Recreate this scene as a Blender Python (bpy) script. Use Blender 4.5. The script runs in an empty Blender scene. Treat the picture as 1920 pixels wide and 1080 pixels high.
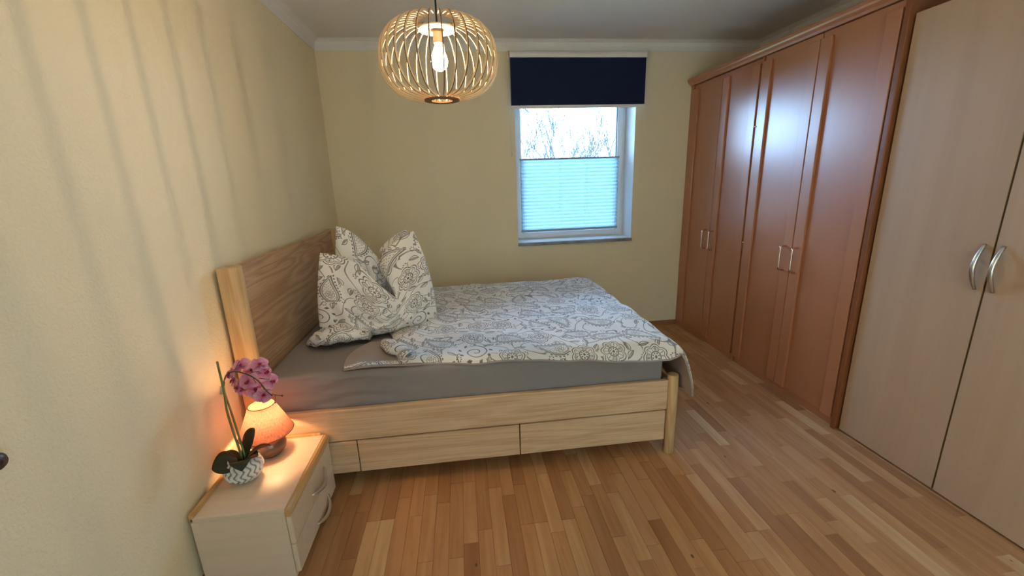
import bpy, bmesh, math, random
import numpy as np
from mathutils import Vector, Matrix
random.seed(7)
rng = np.random.default_rng(7)
S = bpy.context.scene
COL = S.collection
PI = math.pi

# ------------------------------------------------------------------ camera
CAM = np.array([1.0313, -3.6711, 1.4226])
_y, _p, _r = np.radians([6.5473, 14.5568, -1.8885])
FPX = 779.88
FW = np.array([np.sin(_y)*np.cos(_p), np.cos(_y)*np.cos(_p), -np.sin(_p)])
_rt = np.array([np.cos(_y), -np.sin(_y), 0.0])
_up = np.cross(_rt, FW)
RT = np.cos(_r)*_rt + np.sin(_r)*_up
UP = -np.sin(_r)*_rt + np.cos(_r)*_up
cd = bpy.data.cameras.new('camera')
cd.sensor_fit = 'HORIZONTAL'
cd.sensor_width = 36
cd.lens = FPX/1920*36
cd.clip_start = 0.02
cam = bpy.data.objects.new('camera', cd)
COL.objects.link(cam)
cam.matrix_world = Matrix(((RT[0], UP[0], -FW[0], CAM[0]), (RT[1], UP[1], -FW[1], CAM[1]),
                           (RT[2], UP[2], -FW[2], CAM[2]), (0, 0, 0, 1)))
S.camera = cam
S.view_settings.view_transform = 'Standard'
S.view_settings.look = 'None'
S.view_settings.gamma = 1
S.view_settings.use_curve_mapping = False
S.view_settings.exposure = 0.68

# ------------------------------------------------------------------ sky
SKY_STRENGTH = 20.0
W = bpy.data.worlds.new('sky')
S.world = W
W.use_nodes = True
wn = W.node_tree
wn.nodes.clear()
wo = wn.nodes.new('ShaderNodeOutputWorld')
wb = wn.nodes.new('ShaderNodeBackground')
wm = wn.nodes.new('ShaderNodeMix'); wm.data_type = 'RGBA'
wt = wn.nodes.new('ShaderNodeTexCoord')
wz = wn.nodes.new('ShaderNodeTexNoise')
wz.inputs['Scale'].default_value = 5.0
wz.inputs['Detail'].default_value = 4
wr = wn.nodes.new('ShaderNodeMapRange')
wr.inputs[1].default_value = .42
wr.inputs[2].default_value = .60
wn.links.new(wt.outputs['Generated'], wz.inputs['Vector'])
wn.links.new(wz.outputs['Fac'], wr.inputs[0])
wn.links.new(wr.outputs[0], wm.inputs[0])
wm.inputs[6].default_value = (.28, .56, 1.0, 1)      # blue sky
wm.inputs[7].default_value = (.48, .71, 1.0, 1)      # thin cloud
wn.links.new(wm.outputs[2], wb.inputs['Color'])
wb.inputs['Strength'].default_value = SKY_STRENGTH
wn.links.new(wb.outputs[0], wo.inputs[0])

# room dimensions (metres): left wall x=0, far wall y=0, floor z=0
XR, YB, H = 3.66, -4.55, 2.5
WX0, WX1, WZ0, WZ1 = 1.52, 2.573, 0.86, 2.30        # far window opening
BX0, BX1, BZ0, BZ1 = 0.95, 3.10, 0.25, 2.20         # window behind the camera

def portal(name, loc, rot, sx, sy):
    l = bpy.data.lights.new(name, 'AREA')
    l.shape = 'RECTANGLE'; l.size = sx; l.size_y = sy
    l.cycles.is_portal = True
    o = bpy.data.objects.new(name, l)
    o.location = loc; o.rotation_euler = rot
    COL.objects.link(o)
portal('window_portal', ((WX0+WX1)/2, .33, (WZ0+WZ1)/2), (-PI/2, 0, 0), WX1-WX0, WZ1-WZ0)
portal('rear_window_portal', ((BX0+BX1)/2, YB-.33, (BZ0+BZ1)/2), (PI/2, 0, 0), BX1-BX0, BZ1-BZ0)

# ================================================================== node helpers
class E:
    """socket wrapper: arithmetic on it creates Math nodes"""
    nt = None
    def __init__(s, v): s.v = v
    @staticmethod
    def m(op, *a):
        n = E.nt.nodes.new('ShaderNodeMath'); n.operation = op
        for i, x in enumerate(a):
            x = x.v if isinstance(x, E) else x
            if isinstance(x, (int, float)): n.inputs[i].default_value = x
            else: E.nt.links.new(x, n.inputs[i])
        return E(n.outputs[0])
    def __add__(s, o): return E.m('ADD', s, o)
    __radd__ = __add__
    def __sub__(s, o): return E.m('SUBTRACT', s, o)
    def __rsub__(s, o): return E.m('SUBTRACT', o, s)
    def __mul__(s, o): return E.m('MULTIPLY', s, o)
    __rmul__ = __mul__
    def __truediv__(s, o): return E.m('DIVIDE', s, o)
    def __neg__(s): return E.m('MULTIPLY', s, -1.0)
def eabs(a): return E.m('ABSOLUTE', a)
def esqrt(a): return E.m('SQRT', a)
def esin(a): return E.m('SINE', a)
def ecos(a): return E.m('COSINE', a)
def emax(a, b): return E.m('MAXIMUM', a, b)
def emin(a, b): return E.m('MINIMUM', a, b)
def efract(a): return E.m('FRACT', a)
def lt(a, b): return E.m('LESS_THAN', a, b)
def gt(a, b): return E.m('GREATER_THAN', a, b)
def band(d, w):
    """soft line: 1 where |d| < w, falling off over half a width"""
    n = E.nt.nodes.new('ShaderNodeMapRange'); n.interpolation_type = 'SMOOTHSTEP'
    E.nt.links.new(eabs(d).v, n.inputs[0])
    n.inputs[1].default_value = w*.6; n.inputs[2].default_value = w*1.3
    n.inputs[3].default_value = 1; n.inputs[4].default_value = 0
    return E(n.outputs[0])

def new_mat(name):
    m = bpy.data.materials.new(name); m.use_nodes = True
    nt = m.node_tree; nt.nodes.clear()
    out = nt.nodes.new('ShaderNodeOutputMaterial')
    b = nt.nodes.new('ShaderNodeBsdfPrincipled')
    nt.links.new(b.outputs[0], out.inputs[0])
    return m, nt, b, out
def mixc(nt, f, a, b):
    n = nt.nodes.new('ShaderNodeMix'); n.data_type = 'RGBA'
    for i, x in ((0, f), (6, a), (7, b)):
        if isinstance(x, E): x = x.v
        if isinstance(x, tuple): n.inputs[i].default_value = (*x, 1)
        elif isinstance(x, (int, float)): n.inputs[i].default_value = x
        else: nt.links.new(x, n.inputs[i])
    return n.outputs[2]
def coords(nt, kind='Object', scale=(1, 1, 1), rot=(0, 0, 0)):
    t = nt.nodes.new('ShaderNodeTexCoord')
    mp = nt.nodes.new('ShaderNodeMapping')
    mp.inputs['Scale'].default_value = scale
    mp.inputs['Rotation'].default_value = rot
    nt.links.new(t.outputs[kind], mp.inputs['Vector'])
    return mp.outputs[0]
def noise(nt, vec, scale, detail=3, rough=.5, dist=0):
    n = nt.nodes.new('ShaderNodeTexNoise')
    n.inputs['Scale'].default_value = scale; n.inputs['Detail'].default_value = detail
    n.inputs['Roughness'].default_value = rough; n.inputs['Distortion'].default_value = dist
    if vec is not None: nt.links.new(vec, n.inputs['Vector'])
    return n.outputs['Fac']
def ramp(nt, fac, lo, hi):
    n = nt.nodes.new('ShaderNodeMapRange')
    n.inputs[1].default_value = lo; n.inputs[2].default_value = hi
    nt.links.new(fac, n.inputs[0]); return n.outputs[0]
def bump(nt, b, h, strength=.3, dist=.002):
    n = nt.nodes.new('ShaderNodeBump'); n.inputs['Strength'].default_value = strength
    n.inputs['Distance'].default_value = dist
    nt.links.new(h, n.inputs['Height']); nt.links.new(n.outputs[0], b.inputs['Normal'])

def plain(name, c, rough=.5, metal=0.0, spec=.5, var=.06, bs=0, bscale=400):
    m, nt, b, o = new_mat(name)
    v = coords(nt)
    f = noise(nt, v, 14, 3)
    nt.links.new(mixc(nt, f, tuple(x*(1-var) for x in c), tuple(min(1, x*(1+var)) for x in c)), b.inputs['Base Color'])
    b.inputs['Roughness'].default_value = rough; b.inputs['Metallic'].default_value = metal
    b.inputs['Specular IOR Level'].default_value = spec
    if bs: bump(nt, b, noise(nt, v, bscale, 2), bs, .001)
    return m
def plaster(name, c, bs=.35):
    m, nt, b, o = new_mat(name)
    v = coords(nt)
    f = noise(nt, v, 3, 2)
    nt.links.new(mixc(nt, f, tuple(x*.97 for x in c), c), b.inputs['Base Color'])
    b.inputs['Roughness'].default_value = .85; b.inputs['Specular IOR Level'].default_value = .2
    bump(nt, b, ramp(nt, noise(nt, v, 110, 3, .6), .45, .75), bs, .004)
    return m
def wood(name, c1, c2, axis='x', fig=1.0, rough=.45, streak=60.0, spec=.4, contrast=(.3, .7), coat=0, ringf=60.0, ringw=.28):
    """long-grained wood: cathedral figure plus fine streaks along axis"""
    m, nt, b, o = new_mat(name)
    k = {'x': (.9, 9, 9), 'y': (9, .9, 9), 'z': (9, 9, .9)}[axis]
    v = coords(nt, 'Object', k)
    k2 = {'x': (.02, 1, 1), 'y': (1, .02, 1), 'z': (1, 1, .02)}[axis]
    v2 = coords(nt, 'Object', k2)
    a = noise(nt, v, fig, 2, .5, .6)
    E.nt = nt
    rings = esin(E(a)*ringf)*.5+.5
    st = noise(nt, v2, streak*3, 3, .7)
    f = rings*ringw+E(st)*(1-ringw)
    fr = ramp(nt, f.v, *contrast)
    nt.links.new(mixc(nt, fr, c1, c2), b.inputs['Base Color'])
    b.inputs['Roughness'].default_value = rough; b.inputs['Specular IOR Level'].default_value = spec
    b.inputs['Coat Weight'].default_value = coat; b.inputs['Coat Roughness'].default_value = .3
    bump(nt, b, st, .06, .001)
    return m

def parquet(name):
    m, nt, b, o = new_mat(name)
    oi = nt.nodes.new('ShaderNodeObjectInfo')
    g = nt.nodes.new('ShaderNodeNewGeometry')
    at = nt.nodes.new('ShaderNodeAttribute'); at.attribute_name = 'shade'
    E.nt = nt
    r = efract(E(oi.outputs['Random'])+E(at.outputs['Fac']))
    comb = nt.nodes.new('ShaderNodeCombineXYZ')
    nt.links.new((r*37.0).v, comb.inputs[0]); nt.links.new((r*91.0).v, comb.inputs[1])
    ad = nt.nodes.new('ShaderNodeVectorMath'); ad.operation = 'ADD'
    nt.links.new(g.outputs['Position'], ad.inputs[0]); nt.links.new(comb.outputs[0], ad.inputs[1])
    mp = nt.nodes.new('ShaderNodeMapping'); mp.inputs['Scale'].default_value = (14, 1.1, 14)
    nt.links.new(ad.outputs[0], mp.inputs['Vector'])
    a = noise(nt, mp.outputs[0], 1.6, 3, .55, .8)
    mp2 = nt.nodes.new('ShaderNodeMapping'); mp2.inputs['Scale'].default_value = (160, 4, 160)
    nt.links.new(ad.outputs[0], mp2.inputs['Vector'])
    st = noise(nt, mp2.outputs[0], 1.5, 3, .6)
    cr = nt.nodes.new('ShaderNodeValToRGB')
    el = cr.color_ramp.elements
    el[0].position = 0; el[0].color = (.38, .175, .075, 1)
    el[1].position = 1; el[1].color = (.72, .48, .28, 1)
    for p, c in ((.14, (.47, .235, .105)), (.45, (.53, .275, .13)), (.78, (.575, .315, .155)), (.92, (.63, .375, .195))):
        e = cr.color_ramp.elements.new(p); e.color = (*c, 1)
    nt.links.new(r.v, cr.inputs[0])
    dark = nt.nodes.new('ShaderNodeMix'); dark.data_type = 'RGBA'; dark.blend_type = 'MULTIPLY'
    nt.links.new(cr.outputs[0], dark.inputs[6])
    f = E(ramp(nt, a, .42, .62))*.45+E(st)*.4
    nt.links.new(f.v, dark.inputs[0]); dark.inputs[7].default_value = (.68, .54, .42, 1)
    # small knots
    vo = nt.nodes.new('ShaderNodeTexVoronoi'); vo.inputs['Scale'].default_value = 1.0
    mp3 = nt.nodes.new('ShaderNodeMapping'); mp3.inputs['Scale'].default_value = (7, 4, 0.01)
    nt.links.new(g.outputs['Position'], mp3.inputs['Vector']); nt.links.new(mp3.outputs[0], vo.inputs['Vector'])
    kn = lt(E(vo.outputs['Distance']), .045)
    c2 = mixc(nt, kn*.8, dark.outputs[2], (.06, .02, .008))
    nt.links.new(c2, b.inputs['Base Color'])
    b.inputs['Roughness'].default_value = .38; b.inputs['Specular IOR Level'].default_value = .55
    bump(nt, b, st, .05, .001)
    return m

def paisley(name, base=(.76, .735, .72), ink=(.11, .10, .10), K=5.5):
    """printed fabric: paisleys, rosettes, scrolls, leaves and vines drawn with distance functions on the UV map (metres)"""
    m, nt, b, o = new_mat(name)
    E.nt = nt
    uvn = nt.nodes.new('ShaderNodeUVMap'); uvn.uv_map = 'UVMap'
    mp = nt.nodes.new('ShaderNodeMapping'); mp.inputs['Scale'].default_value = (K, K, K)
    nt.links.new(uvn.outputs[0], mp.inputs['Vector'])
    def cells(scale, rnd, off):
        ad = nt.nodes.new('ShaderNodeVectorMath'); ad.operation = 'MULTIPLY_ADD'
        nt.links.new(mp.outputs[0], ad.inputs[0]); ad.inputs[1].default_value = (scale,)*3; ad.inputs[2].default_value = (off, off*.7, 0)
        vo = nt.nodes.new('ShaderNodeTexVoronoi'); vo.voronoi_dimensions = '2D'
        vo.inputs['Scale'].default_value = 1; vo.inputs['Randomness'].default_value = rnd
        nt.links.new(ad.outputs[0], vo.inputs['Vector'])
        sb = nt.nodes.new('ShaderNodeVectorMath'); sb.operation = 'SUBTRACT'
        nt.links.new(ad.outputs[0], sb.inputs[0]); nt.links.new(vo.outputs['Position'], sb.inputs[1])
        sp = nt.nodes.new('ShaderNodeSeparateXYZ'); nt.links.new(sb.outputs[0], sp.inputs[0])
        wh = nt.nodes.new('ShaderNodeTexWhiteNoise'); wh.noise_dimensions = '2D'
        nt.links.new(vo.outputs['Position'], wh.inputs['Vector'])
        sc = nt.nodes.new('ShaderNodeSeparateColor'); nt.links.new(wh.outputs['Color'], sc.inputs[0])
        x, y = E(sp.outputs[0]), E(sp.outputs[1])
        a = E(sc.outputs[0])*6.2832
        c, s = ecos(a), esin(a)
        return x*c+y*s, y*c-x*s, E(sc.outputs[1]), E(sc.outputs[2])
    x, y, r1, r2 = cells(1.0, .45, 0)
    rr = esqrt(x*x+y*y)
    th = E.m('ARCTAN2', y, x)
    # paisley teardrop, tip curling over
    R = .46
    xb = x-0.75*(y+.1)*(y+.1)*gt(y, -.1)*1.0
    t = emin(emax((y+R)*(1/(2*R)), 0.0), 1.0)
    w = .60*esqrt(t)*(1.0-t)
    F = emax(eabs(xb)-w, eabs(y)-R)
    yc = y+.17
    rc = esqrt(xb*xb+yc*yc); tc = E.m('ARCTAN2', yc, xb)
    pa = emax(band(F, .018), band(F+.06, .010))
    pa = emax(pa, band(F-.055, .020)*gt(esin(y*58.0), -.1))
    pa = emax(pa, band(rc-(.055+.018*ecos(tc*5.0)), .012))
    pa = emax(pa, band(rc-(.115+.012*ecos(tc*9.0)), .008)*lt(F, -.07))
    pa = emax(pa, lt(rc, .016))
    pa = emax(pa, .8*gt(esin(xb*62.0)*esin(y*62.0), .62)*lt(F, -.075)*gt(rc, .14))
    in_p = lt(F, .10)
    wash_p = lt(F, -.0)*gt(F, -.055)*.28
    # rosette
    r0 = .34*(.80+.20*eabs(ecos(th*3.5)))
    fl = emax(band(rr-r0, .014), band(rr-r0*.80, .010))
    fl = emax(fl, band(rr-.13, .014))
    fl = emax(fl, gt(ecos(th*14.0), .86)*gt(rr, .15)*lt(rr, r0*.72))
    fl = emax(fl, band(rr-.085, .022)*gt(esin(th*8.0), .1))
    fl = emax(fl, lt(rr, .035))
    in_f = lt(rr, r0+.05)
    wash_f = gt(rr, .15)*lt(rr, r0*.78)*gt(ecos(th*3.5+.6), .2)*.34
    # scroll with a leafy outer end
    sp = efract(rr*5.2-th*(1/6.28318)+.5)
    sw = band(sp-.5, .085)*lt(rr, .36)*gt(rr, .03)
    sw = emax(sw, gt(esin(th*9.0+rr*12.0), .55)*band(rr-.42, .045))
    in_s = lt(rr, .44)
    isp, isf = lt(r1, .52), lt(r1, .85)
    iss = 1.0-isf
    isf = isf*(1.0-isp)
    ink1 = emax(emax(pa*isp, fl*isf), sw*iss)
    inside = emax(emax(in_p*isp, in_f*isf), in_s*iss)
    wash = wash_p*isp+wash_f*isf
    # leaves
    lx, ly, l1, l2 = cells(2.7, .8, 3.3)
    lb = lx-.35*ly*ly
    lf = eabs(lb)-.155*(1.0-(ly*ly)*(1/.16))
    lf = emax(lf, eabs(ly)-.40)
    leaf = emax(band(lf, .028), lt(lf, 0)*gt(lb, 0.0)*.62)
    leaf = emax(leaf, band(lb, .018)*lt(eabs(ly), .46))*lt(l1, .62)
    berry = emax(band(esqrt(lx*lx+ly*ly)-.16, .05), 0.0)*gt(esin(E.m('ARCTAN2', ly, lx)*7.0), 0)*gt(l1, .62)
    ink2 = emax(leaf, berry)
    # vines: contour lines of a smooth noise
    nz = nt.nodes.new('ShaderNodeTexNoise'); nz.noise_dimensions = '2D'
    nz.inputs['Scale'].default_value = 1.05; nz.inputs['Detail'].default_value = 0
    nt.links.new(mp.outputs[0], nz.inputs['Vector'])
    vine = band(efract(E(nz.outputs['Fac'])*5.0)-.5, .055)
    ink2 = emax(ink2, vine*.85)
    tot = emax(emax(ink1, ink2*(1.0-inside)), wash)
    fade = noise(nt, mp.outputs[0], 3.0, 2)
    tot = tot*(E(fade)*.4+.72)
    nt.links.new(mixc(nt, emin(tot, 1.0), base, ink), b.inputs['Base Color'])
    b.inputs['Roughness'].default_value = .8; b.inputs['Specular IOR Level'].default_value = .25
    b.inputs['Sheen Weight'].default_value = .15
    bump(nt, b, noise(nt, mp.outputs[0], 120, 2), .08, .001)
    return m

def emissive(name, c, strength, transp=False):
    m, nt, b, o = new_mat(name)
    nt.nodes.remove(b)
    e = nt.nodes.new('ShaderNodeEmission'); e.inputs[0].default_value = (*c, 1); e.inputs[1].default_value = strength
    if transp:
        t = nt.nodes.new('ShaderNodeBsdfTransparent')
        a = nt.nodes.new('ShaderNodeAddShader')
        nt.links.new(t.outputs[0], a.inputs[0]); nt.links.new(e.outputs[0], a.inputs[1]); nt.links.new(a.outputs[0], o.inputs[0])
    else: nt.links.new(e.outputs[0], o.inputs[0])
    return m
def pane_mat(name):
    m, nt, b, o = new_mat(name)
    nt.nodes.remove(b)
    t = nt.nodes.new('ShaderNodeBsdfTransparent'); t.inputs[0].default_value = (.97, .99, 1, 1)
    g = nt.nodes.new('ShaderNodeBsdfGlossy'); g.inputs['Roughness'].default_value = .01
    f = nt.nodes.new('ShaderNodeFresnel'); f.inputs[0].default_value = 1.35
    x = nt.nodes.new('ShaderNodeMixShader')
    nt.links.new(f.outputs[0], x.inputs[0]); nt.links.new(t.outputs[0], x.inputs[1]); nt.links.new(g.outputs[0], x.inputs[2])
    nt.links.new(x.outputs[0], o.inputs[0])
    return m
def cloth_translucent(name, c, tc, mix=.5, weave=0):
    m, nt, b, o = new_mat(name)
    b.inputs['Base Color'].default_value = (*c, 1); b.inputs['Roughness'].default_value = .85
    b.inputs['Specular IOR Level'].default_value = .1
    t = nt.nodes.new('ShaderNodeBsdfTranslucent')
    t.inputs[0].default_value = (*tc, 1)
    if weave:
        v1 = noise(nt, coords(nt, 'UV', (6, 160, 1)), 1.5, 3, .7)
        v2 = noise(nt, coords(nt, 'UV', (220, 5, 1)), 1.5, 3, .7)
        E.nt = nt
        f = ramp(nt, (E(v1)*.5+E(v2)*.5).v, .40, .60)
        nt.links.new(mixc(nt, f, tuple(x*(1-weave) for x in tc), tc), t.inputs[0])
        nt.links.new(mixc(nt, f, tuple(x*(1-weave) for x in c), c), b.inputs['Base Color'])
    x = nt.nodes.new('ShaderNodeMixShader'); x.inputs[0].default_value = mix
    nt.links.new(b.outputs[0], x.inputs[1]); nt.links.new(t.outputs[0], x.inputs[2]); nt.links.new(x.outputs[0], o.inputs[0])
    return m

M = dict(
    wall=plaster('yellow_plaster', (.82, .705, .50)),
    white=plaster('white_plaster', (.80, .78, .76), .35),
    floor_gap=plain('joint_filler', (.16, .07, .03), .8),
    parquet=parquet('beech_parquet'),
    oak_x=wood('oak_long', (.52, .325, .185), (.72, .51, .325), 'x', .6, .5, ringw=.18, ringf=80.0),
    oak_y=wood('oak_headboard', (.36, .205, .115), (.54, .345, .21), 'y', .6, .55, ringw=.25, ringf=70.0),
    oak_z=wood('oak_upright', (.50, .31, .14), (.64, .44, .23), 'z', .7, .45),
    beech_red=wood('red_beech_veneer', (.42, .155, .07), (.48, .19, .09), 'z', .5, .40, spec=.8, coat=.5, contrast=(-.3, 1.3), ringw=.15),
    shaded_red=plain('shaded_dark_red', (.24, .075, .028), .4),  # end panel's shade is put into this colour; headboard ledge shares it
    birch=wood('pale_birch_veneer', (.47, .305, .20), (.55, .375, .255), 'z', .35, .5, contrast=(.0, 1.0), streak=14.0, ringf=22.0, ringw=.35),
    birch_edge=plain('birch_edge', (.30, .18, .085), .5),
    cream=wood('cream_veneer', (.70, .55, .42), (.76, .61, .48), 'x', .6, .42, contrast=(.1, .9)),
    honey=wood('honey_trim', (.50, .29, .11), (.62, .39, .17), 'y', .6, .4),
    chrome=plain('brushed_metal', (.62, .60, .58), .28, 1.0, var=.02),
    copper=plain('satin_copper_metal', (.70, .55, .48), .25, 1.0, var=.02),
    brass=plain('brass', (.7, .5, .22), .3, 1.0, var=.02),
    pvc=plain('white_pvc', (.80, .82, .84), .3, var=.01),
    seal=plain('grey_seal', (.16, .17, .19), .6),
    granite=plain('speckled_granite', (.22, .22, .24), .3, var=.6),
    navy=plain('navy_blackout_fabric', (.011, .019, .055), .8, spec=.15, var=.1),
    navy_tube=plain('cream_blind_rail', (.82, .79, .74), .4, var=.02),
    cord=plain('white_cord', (.72, .70, .66), .5),
    black=plain('black_cable', (.01, .01, .01), .5),
    grey_rail=plain('grey_rail', (.27, .31, .35), .4),
    pleat=cloth_translucent('pleated_fabric', (.45, .56, .62), (.23, .31, .345), .6),
    glass=pane_mat('window_glass'),
    sheer=cloth_translucent('light_tint_sheer', (.74, .58, .42), (.68, .485, .315), .8),  # tinted to warm the daylight from the rear window
    print=paisley('paisley_print'),
    lining=plain('taupe_lining', (.36, .30, .285), .85, spec=.15, bs=.1),
    sheet=plain('grey_jersey', (.26, .232, .23), .85, spec=.15, var=.05, bs=.1),
    bark=plain('pale_bark', (.06, .058, .055), .9),
    grass=plain('lawn', (.10, .16, .05), .9),
    skirting=wood('skirting_wood', (.26, .12, .05), (.36, .18, .08), 'x', .6, .5),
    ply=plain('birch_plywood', (.62, .48, .31), .55),
    ply_edge=plain('scorched_plywood_edge', (.17, .085, .035), .6),
    socket=plain('bronze_socket', (.17, .12, .08), .35, .6),
    bulb=emissive('glowing_bulb', (1.0, .78, .42), 9.0, True),
    filament=emissive('filament', (1.0, .72, .36), 60.0),
    shade=cloth_translucent('terracotta_linen', (.55, .22, .155), (.37, .15, .105), .5, .6),
    bronze=plain('bronze_ceramic', (.16, .10, .075), .22, .35, var=.25),
    lamp_bulb=emissive('lamp_bulb', (1.0, .60, .26), 3.0, True),
    soil=plain('bark_chips', (.05, .03, .02), .9),
    leaf=plain('dark_orchid_leaf', (.010, .018, .010), .35, var=.3),
    stem=plain('green_stem', (.16, .19, .055), .5, var=.2),
    twig=plain('dark_twig', (.06, .05, .03), .6),
    clip=plain('clear_clip', (.55, .5, .36), .4),
    bud=plain('green_bud', (.07, .085, .03), .5),
    knob=plain('dark_brown_knob', (.05, .028, .022), .4),
    plug=plain('grey_stub', (.35, .32, .30), .5),
)
def petal_mat():
    m, nt, b, o = new_mat('pink_petal')
    E.nt = nt
    v = coords(nt, 'UV')
    sx = nt.nodes.new('ShaderNodeSeparateXYZ'); nt.links.new(v, sx.inputs[0])
    vein = noise(nt, coords(nt, 'UV', (26, 3, 1)), 1.2, 3, .6)
    rad = ramp(nt, sx.outputs[1], .05, .85)
    f = E(rad)*.7+E(ramp(nt, vein, .35, .65))*.3
    nt.links.new(mixc(nt, f, (.46, .07, .19), (.76, .38, .52)), b.inputs['Base Color'])
    b.inputs['Roughness'].default_value = .55
    b.inputs['Specular IOR Level'].default_value = .3
    return m
M['petal'] = petal_mat()
def pot_mat():
    m, nt, b, o = new_mat('white_glaze_grey_grooves')
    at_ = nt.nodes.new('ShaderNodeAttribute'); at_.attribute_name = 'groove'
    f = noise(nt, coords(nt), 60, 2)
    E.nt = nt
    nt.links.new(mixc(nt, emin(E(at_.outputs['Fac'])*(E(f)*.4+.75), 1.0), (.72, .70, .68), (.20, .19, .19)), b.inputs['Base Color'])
    b.inputs['Roughness'].default_value = .16
    return m
M['pot'] = pot_mat()
M['petal_lip'] = plain('crimson_lip', (.33, .02, .07), .5)

# ================================================================== mesh helpers
def link(name, verts, faces, mat, parent=None, smooth=False, uvs=None, loc=None):
    me = bpy.data.meshes.new(name)
    me.from_pydata([tuple(map(float, v)) for v in verts], [], faces)
    if uvs is not None:
        ul = me.uv_layers.new(name='UVMap')
        idx = np.empty(len(me.loops), dtype=np.int64); me.loops.foreach_get('vertex_index', idx)
        ul.data.foreach_set('uv', np.asarray(uvs, dtype=np.float32)[idx].ravel())
    if smooth: me.polygons.foreach_set('use_smooth', np.ones(len(me.polygons), dtype=bool))
    mats = mat if isinstance(mat, (list, tuple)) else [mat]
    for mm in mats: me.materials.append(M[mm])
    o = bpy.data.objects.new(name, me)
    COL.objects.link(o)
    if parent is not None: o.parent = parent
    return o
def place(o, parent):
    """parent in world space (parents here carry translation only)"""
    o.parent = parent
    o.matrix_parent_inverse = Matrix.Translation(-Vector(parent.location))
    return o
class MB:
    """collects boxes, tubes and lathes; build() links them as one mesh"""
    def __init__(s): s.v = []; s.f = []; s.uv = []
    def add(s, v, f, uv=None):
        k = len(s.v); s.v += [tuple(map(float, p)) for p in v]; s.f += [tuple(i+k for i in q) for q in f]
        s.uv += list(uv) if uv is not None else [(0, 0)]*len(v)
        return s
    def box(s, x0, x1, y0, y1, z0, z1, bev=.0):
        if bev <= 0:
            v = [(x, y, z) for z in (z0, z1) for y in (y0, y1) for x in (x0, x1)]
            return s.add(v, [(0, 2, 3, 1), (4, 5, 7, 6), (0, 1, 5, 4), (2, 6, 7, 3), (0, 4, 6, 2), (1, 3, 7, 5)])
        bm = bmesh.new()
        bmesh.ops.create_cube(bm, size=1)
        bmesh.ops.scale(bm, vec=(x1-x0, y1-y0, z1-z0), verts=bm.verts)
        bmesh.ops.translate(bm, vec=((x0+x1)/2, (y0+y1)/2, (z0+z1)/2), verts=bm.verts)
        bmesh.ops.bevel(bm, geom=bm.edges[:], offset=bev, segments=2, profile=.5, affect='EDGES')
        bm.verts.index_update()
        s.add([v.co for v in bm.verts], [[v.index for v in f.verts] for f in bm.faces]); bm.free()
        return s
    def tube(s, pts, r, n=8, cap=True, sx=1.0):
        pts = [Vector(p) for p in pts]
        rs = r if isinstance(r, (list, tuple)) else [r]*len(pts)
        up = None; v = []; f = []
        for i, p in enumerate(pts):
            t = (pts[min(i+1, len(pts)-1)]-pts[max(i-1, 0)]).normalized()
            if up is None:
                up = t.orthogonal().normalized()
            up = (up-t*up.dot(t)).normalized()
            sd = t.cross(up)
            for k in range(n):
                a = 2*PI*k/n
                v.append(p+(up*math.cos(a)*sx+sd*math.sin(a))*rs[i])
        for i in range(len(pts)-1):
            for k in range(n):
                a, b = i*n+k, i*n+(k+1) % n
                f.append((a, b, b+n, a+n))
        if cap:
            f.append(tuple(range(n))[::-1]); f.append(tuple(range((len(pts)-1)*n, len(pts)*n)))
        return s.add(v, f)
    def lathe(s, prof, c, n=32, fn=None, closed=False):
        v = []; f = []; uv = []
        for j, (r, z) in enumerate(prof):
            for k in range(n):
                a = 2*PI*k/n
                rr = r if fn is None else fn(r, z, a)
                v.append((c[0]+rr*math.cos(a), c[1]+rr*math.sin(a), c[2]+z)); uv.append((k/n*1.0, j/max(1, len(prof)-1)))
        for j in range(len(prof)-1):
            for k in range(n):
                a, b = j*n+k, j*n+(k+1) % n
                f.append((a, b, b+n, a+n))
        if closed:
            f.append(tuple(range(n))[::-1]); f.append(tuple(range((len(prof)-1)*n, len(prof)*n)))
        return s.add(v, f, uv)
    def build(s, name, mat, parent=None, smooth=False, uv=False, world=True):
        o = link(name, s.v, s.f, mat, None, smooth, s.uv if uv else None)
        if parent is not None:
            place(o, parent) if world else setattr(o, 'parent', parent)
        return o
def autosmooth(o, ang=40):
    me = o.data
    bm = bmesh.new(); bm.from_mesh(me)
    for e in bm.edges:
        if len(e.link_faces) == 2 and e.calc_face_angle(0) > math.radians(ang): e.smooth = False
    for f in bm.faces: f.smooth = True
    bm.to_mesh(me); bm.free()
    return o
def box(name, mat, parent, *a, bev=.0):
    return MB().box(*a, bev=bev).build(name, mat, parent)
def empty(name, loc=(0, 0, 0)):
    o = bpy.data.objects.new(name, None); o.empty_display_size = .1
    COL.objects.link(o); o.location = loc
    return o
def tag(o, label, cat, group=None):
    o['label'] = label; o['category'] = cat
    if group: o['group'] = group
    return o
def struct(o, label=None):
    o['kind'] = 'structure'
    if label: o['label'] = label
    return o
def project(p):
    d = np.asarray(p)-CAM; z = d@FW
    return 960+FPX*(d@RT)/z, 540-FPX*(d@UP)/z, z
def ray(u, v): return FW+RT*(u-960)/FPX-UP*(v-540)/FPX
def smooth_curve(pts, n):
    """Catmull-Rom through pts"""
    pts = [np.array(p, float) for p in pts]
    P = [2*pts[0]-pts[1]]+pts+[2*pts[-1]-pts[-2]]
    out = []
    for q in np.linspace(0, len(pts)-1, n):
        i = min(int(q), len(pts)-2); t = q-i
        a, b, c, d = P[i:i+4]
        out.append(.5*((2*b)+(-a+c)*t+(2*a-5*b+4*c-d)*t*t+(-a+3*b-3*c+d)*t**3))
    return out

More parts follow.
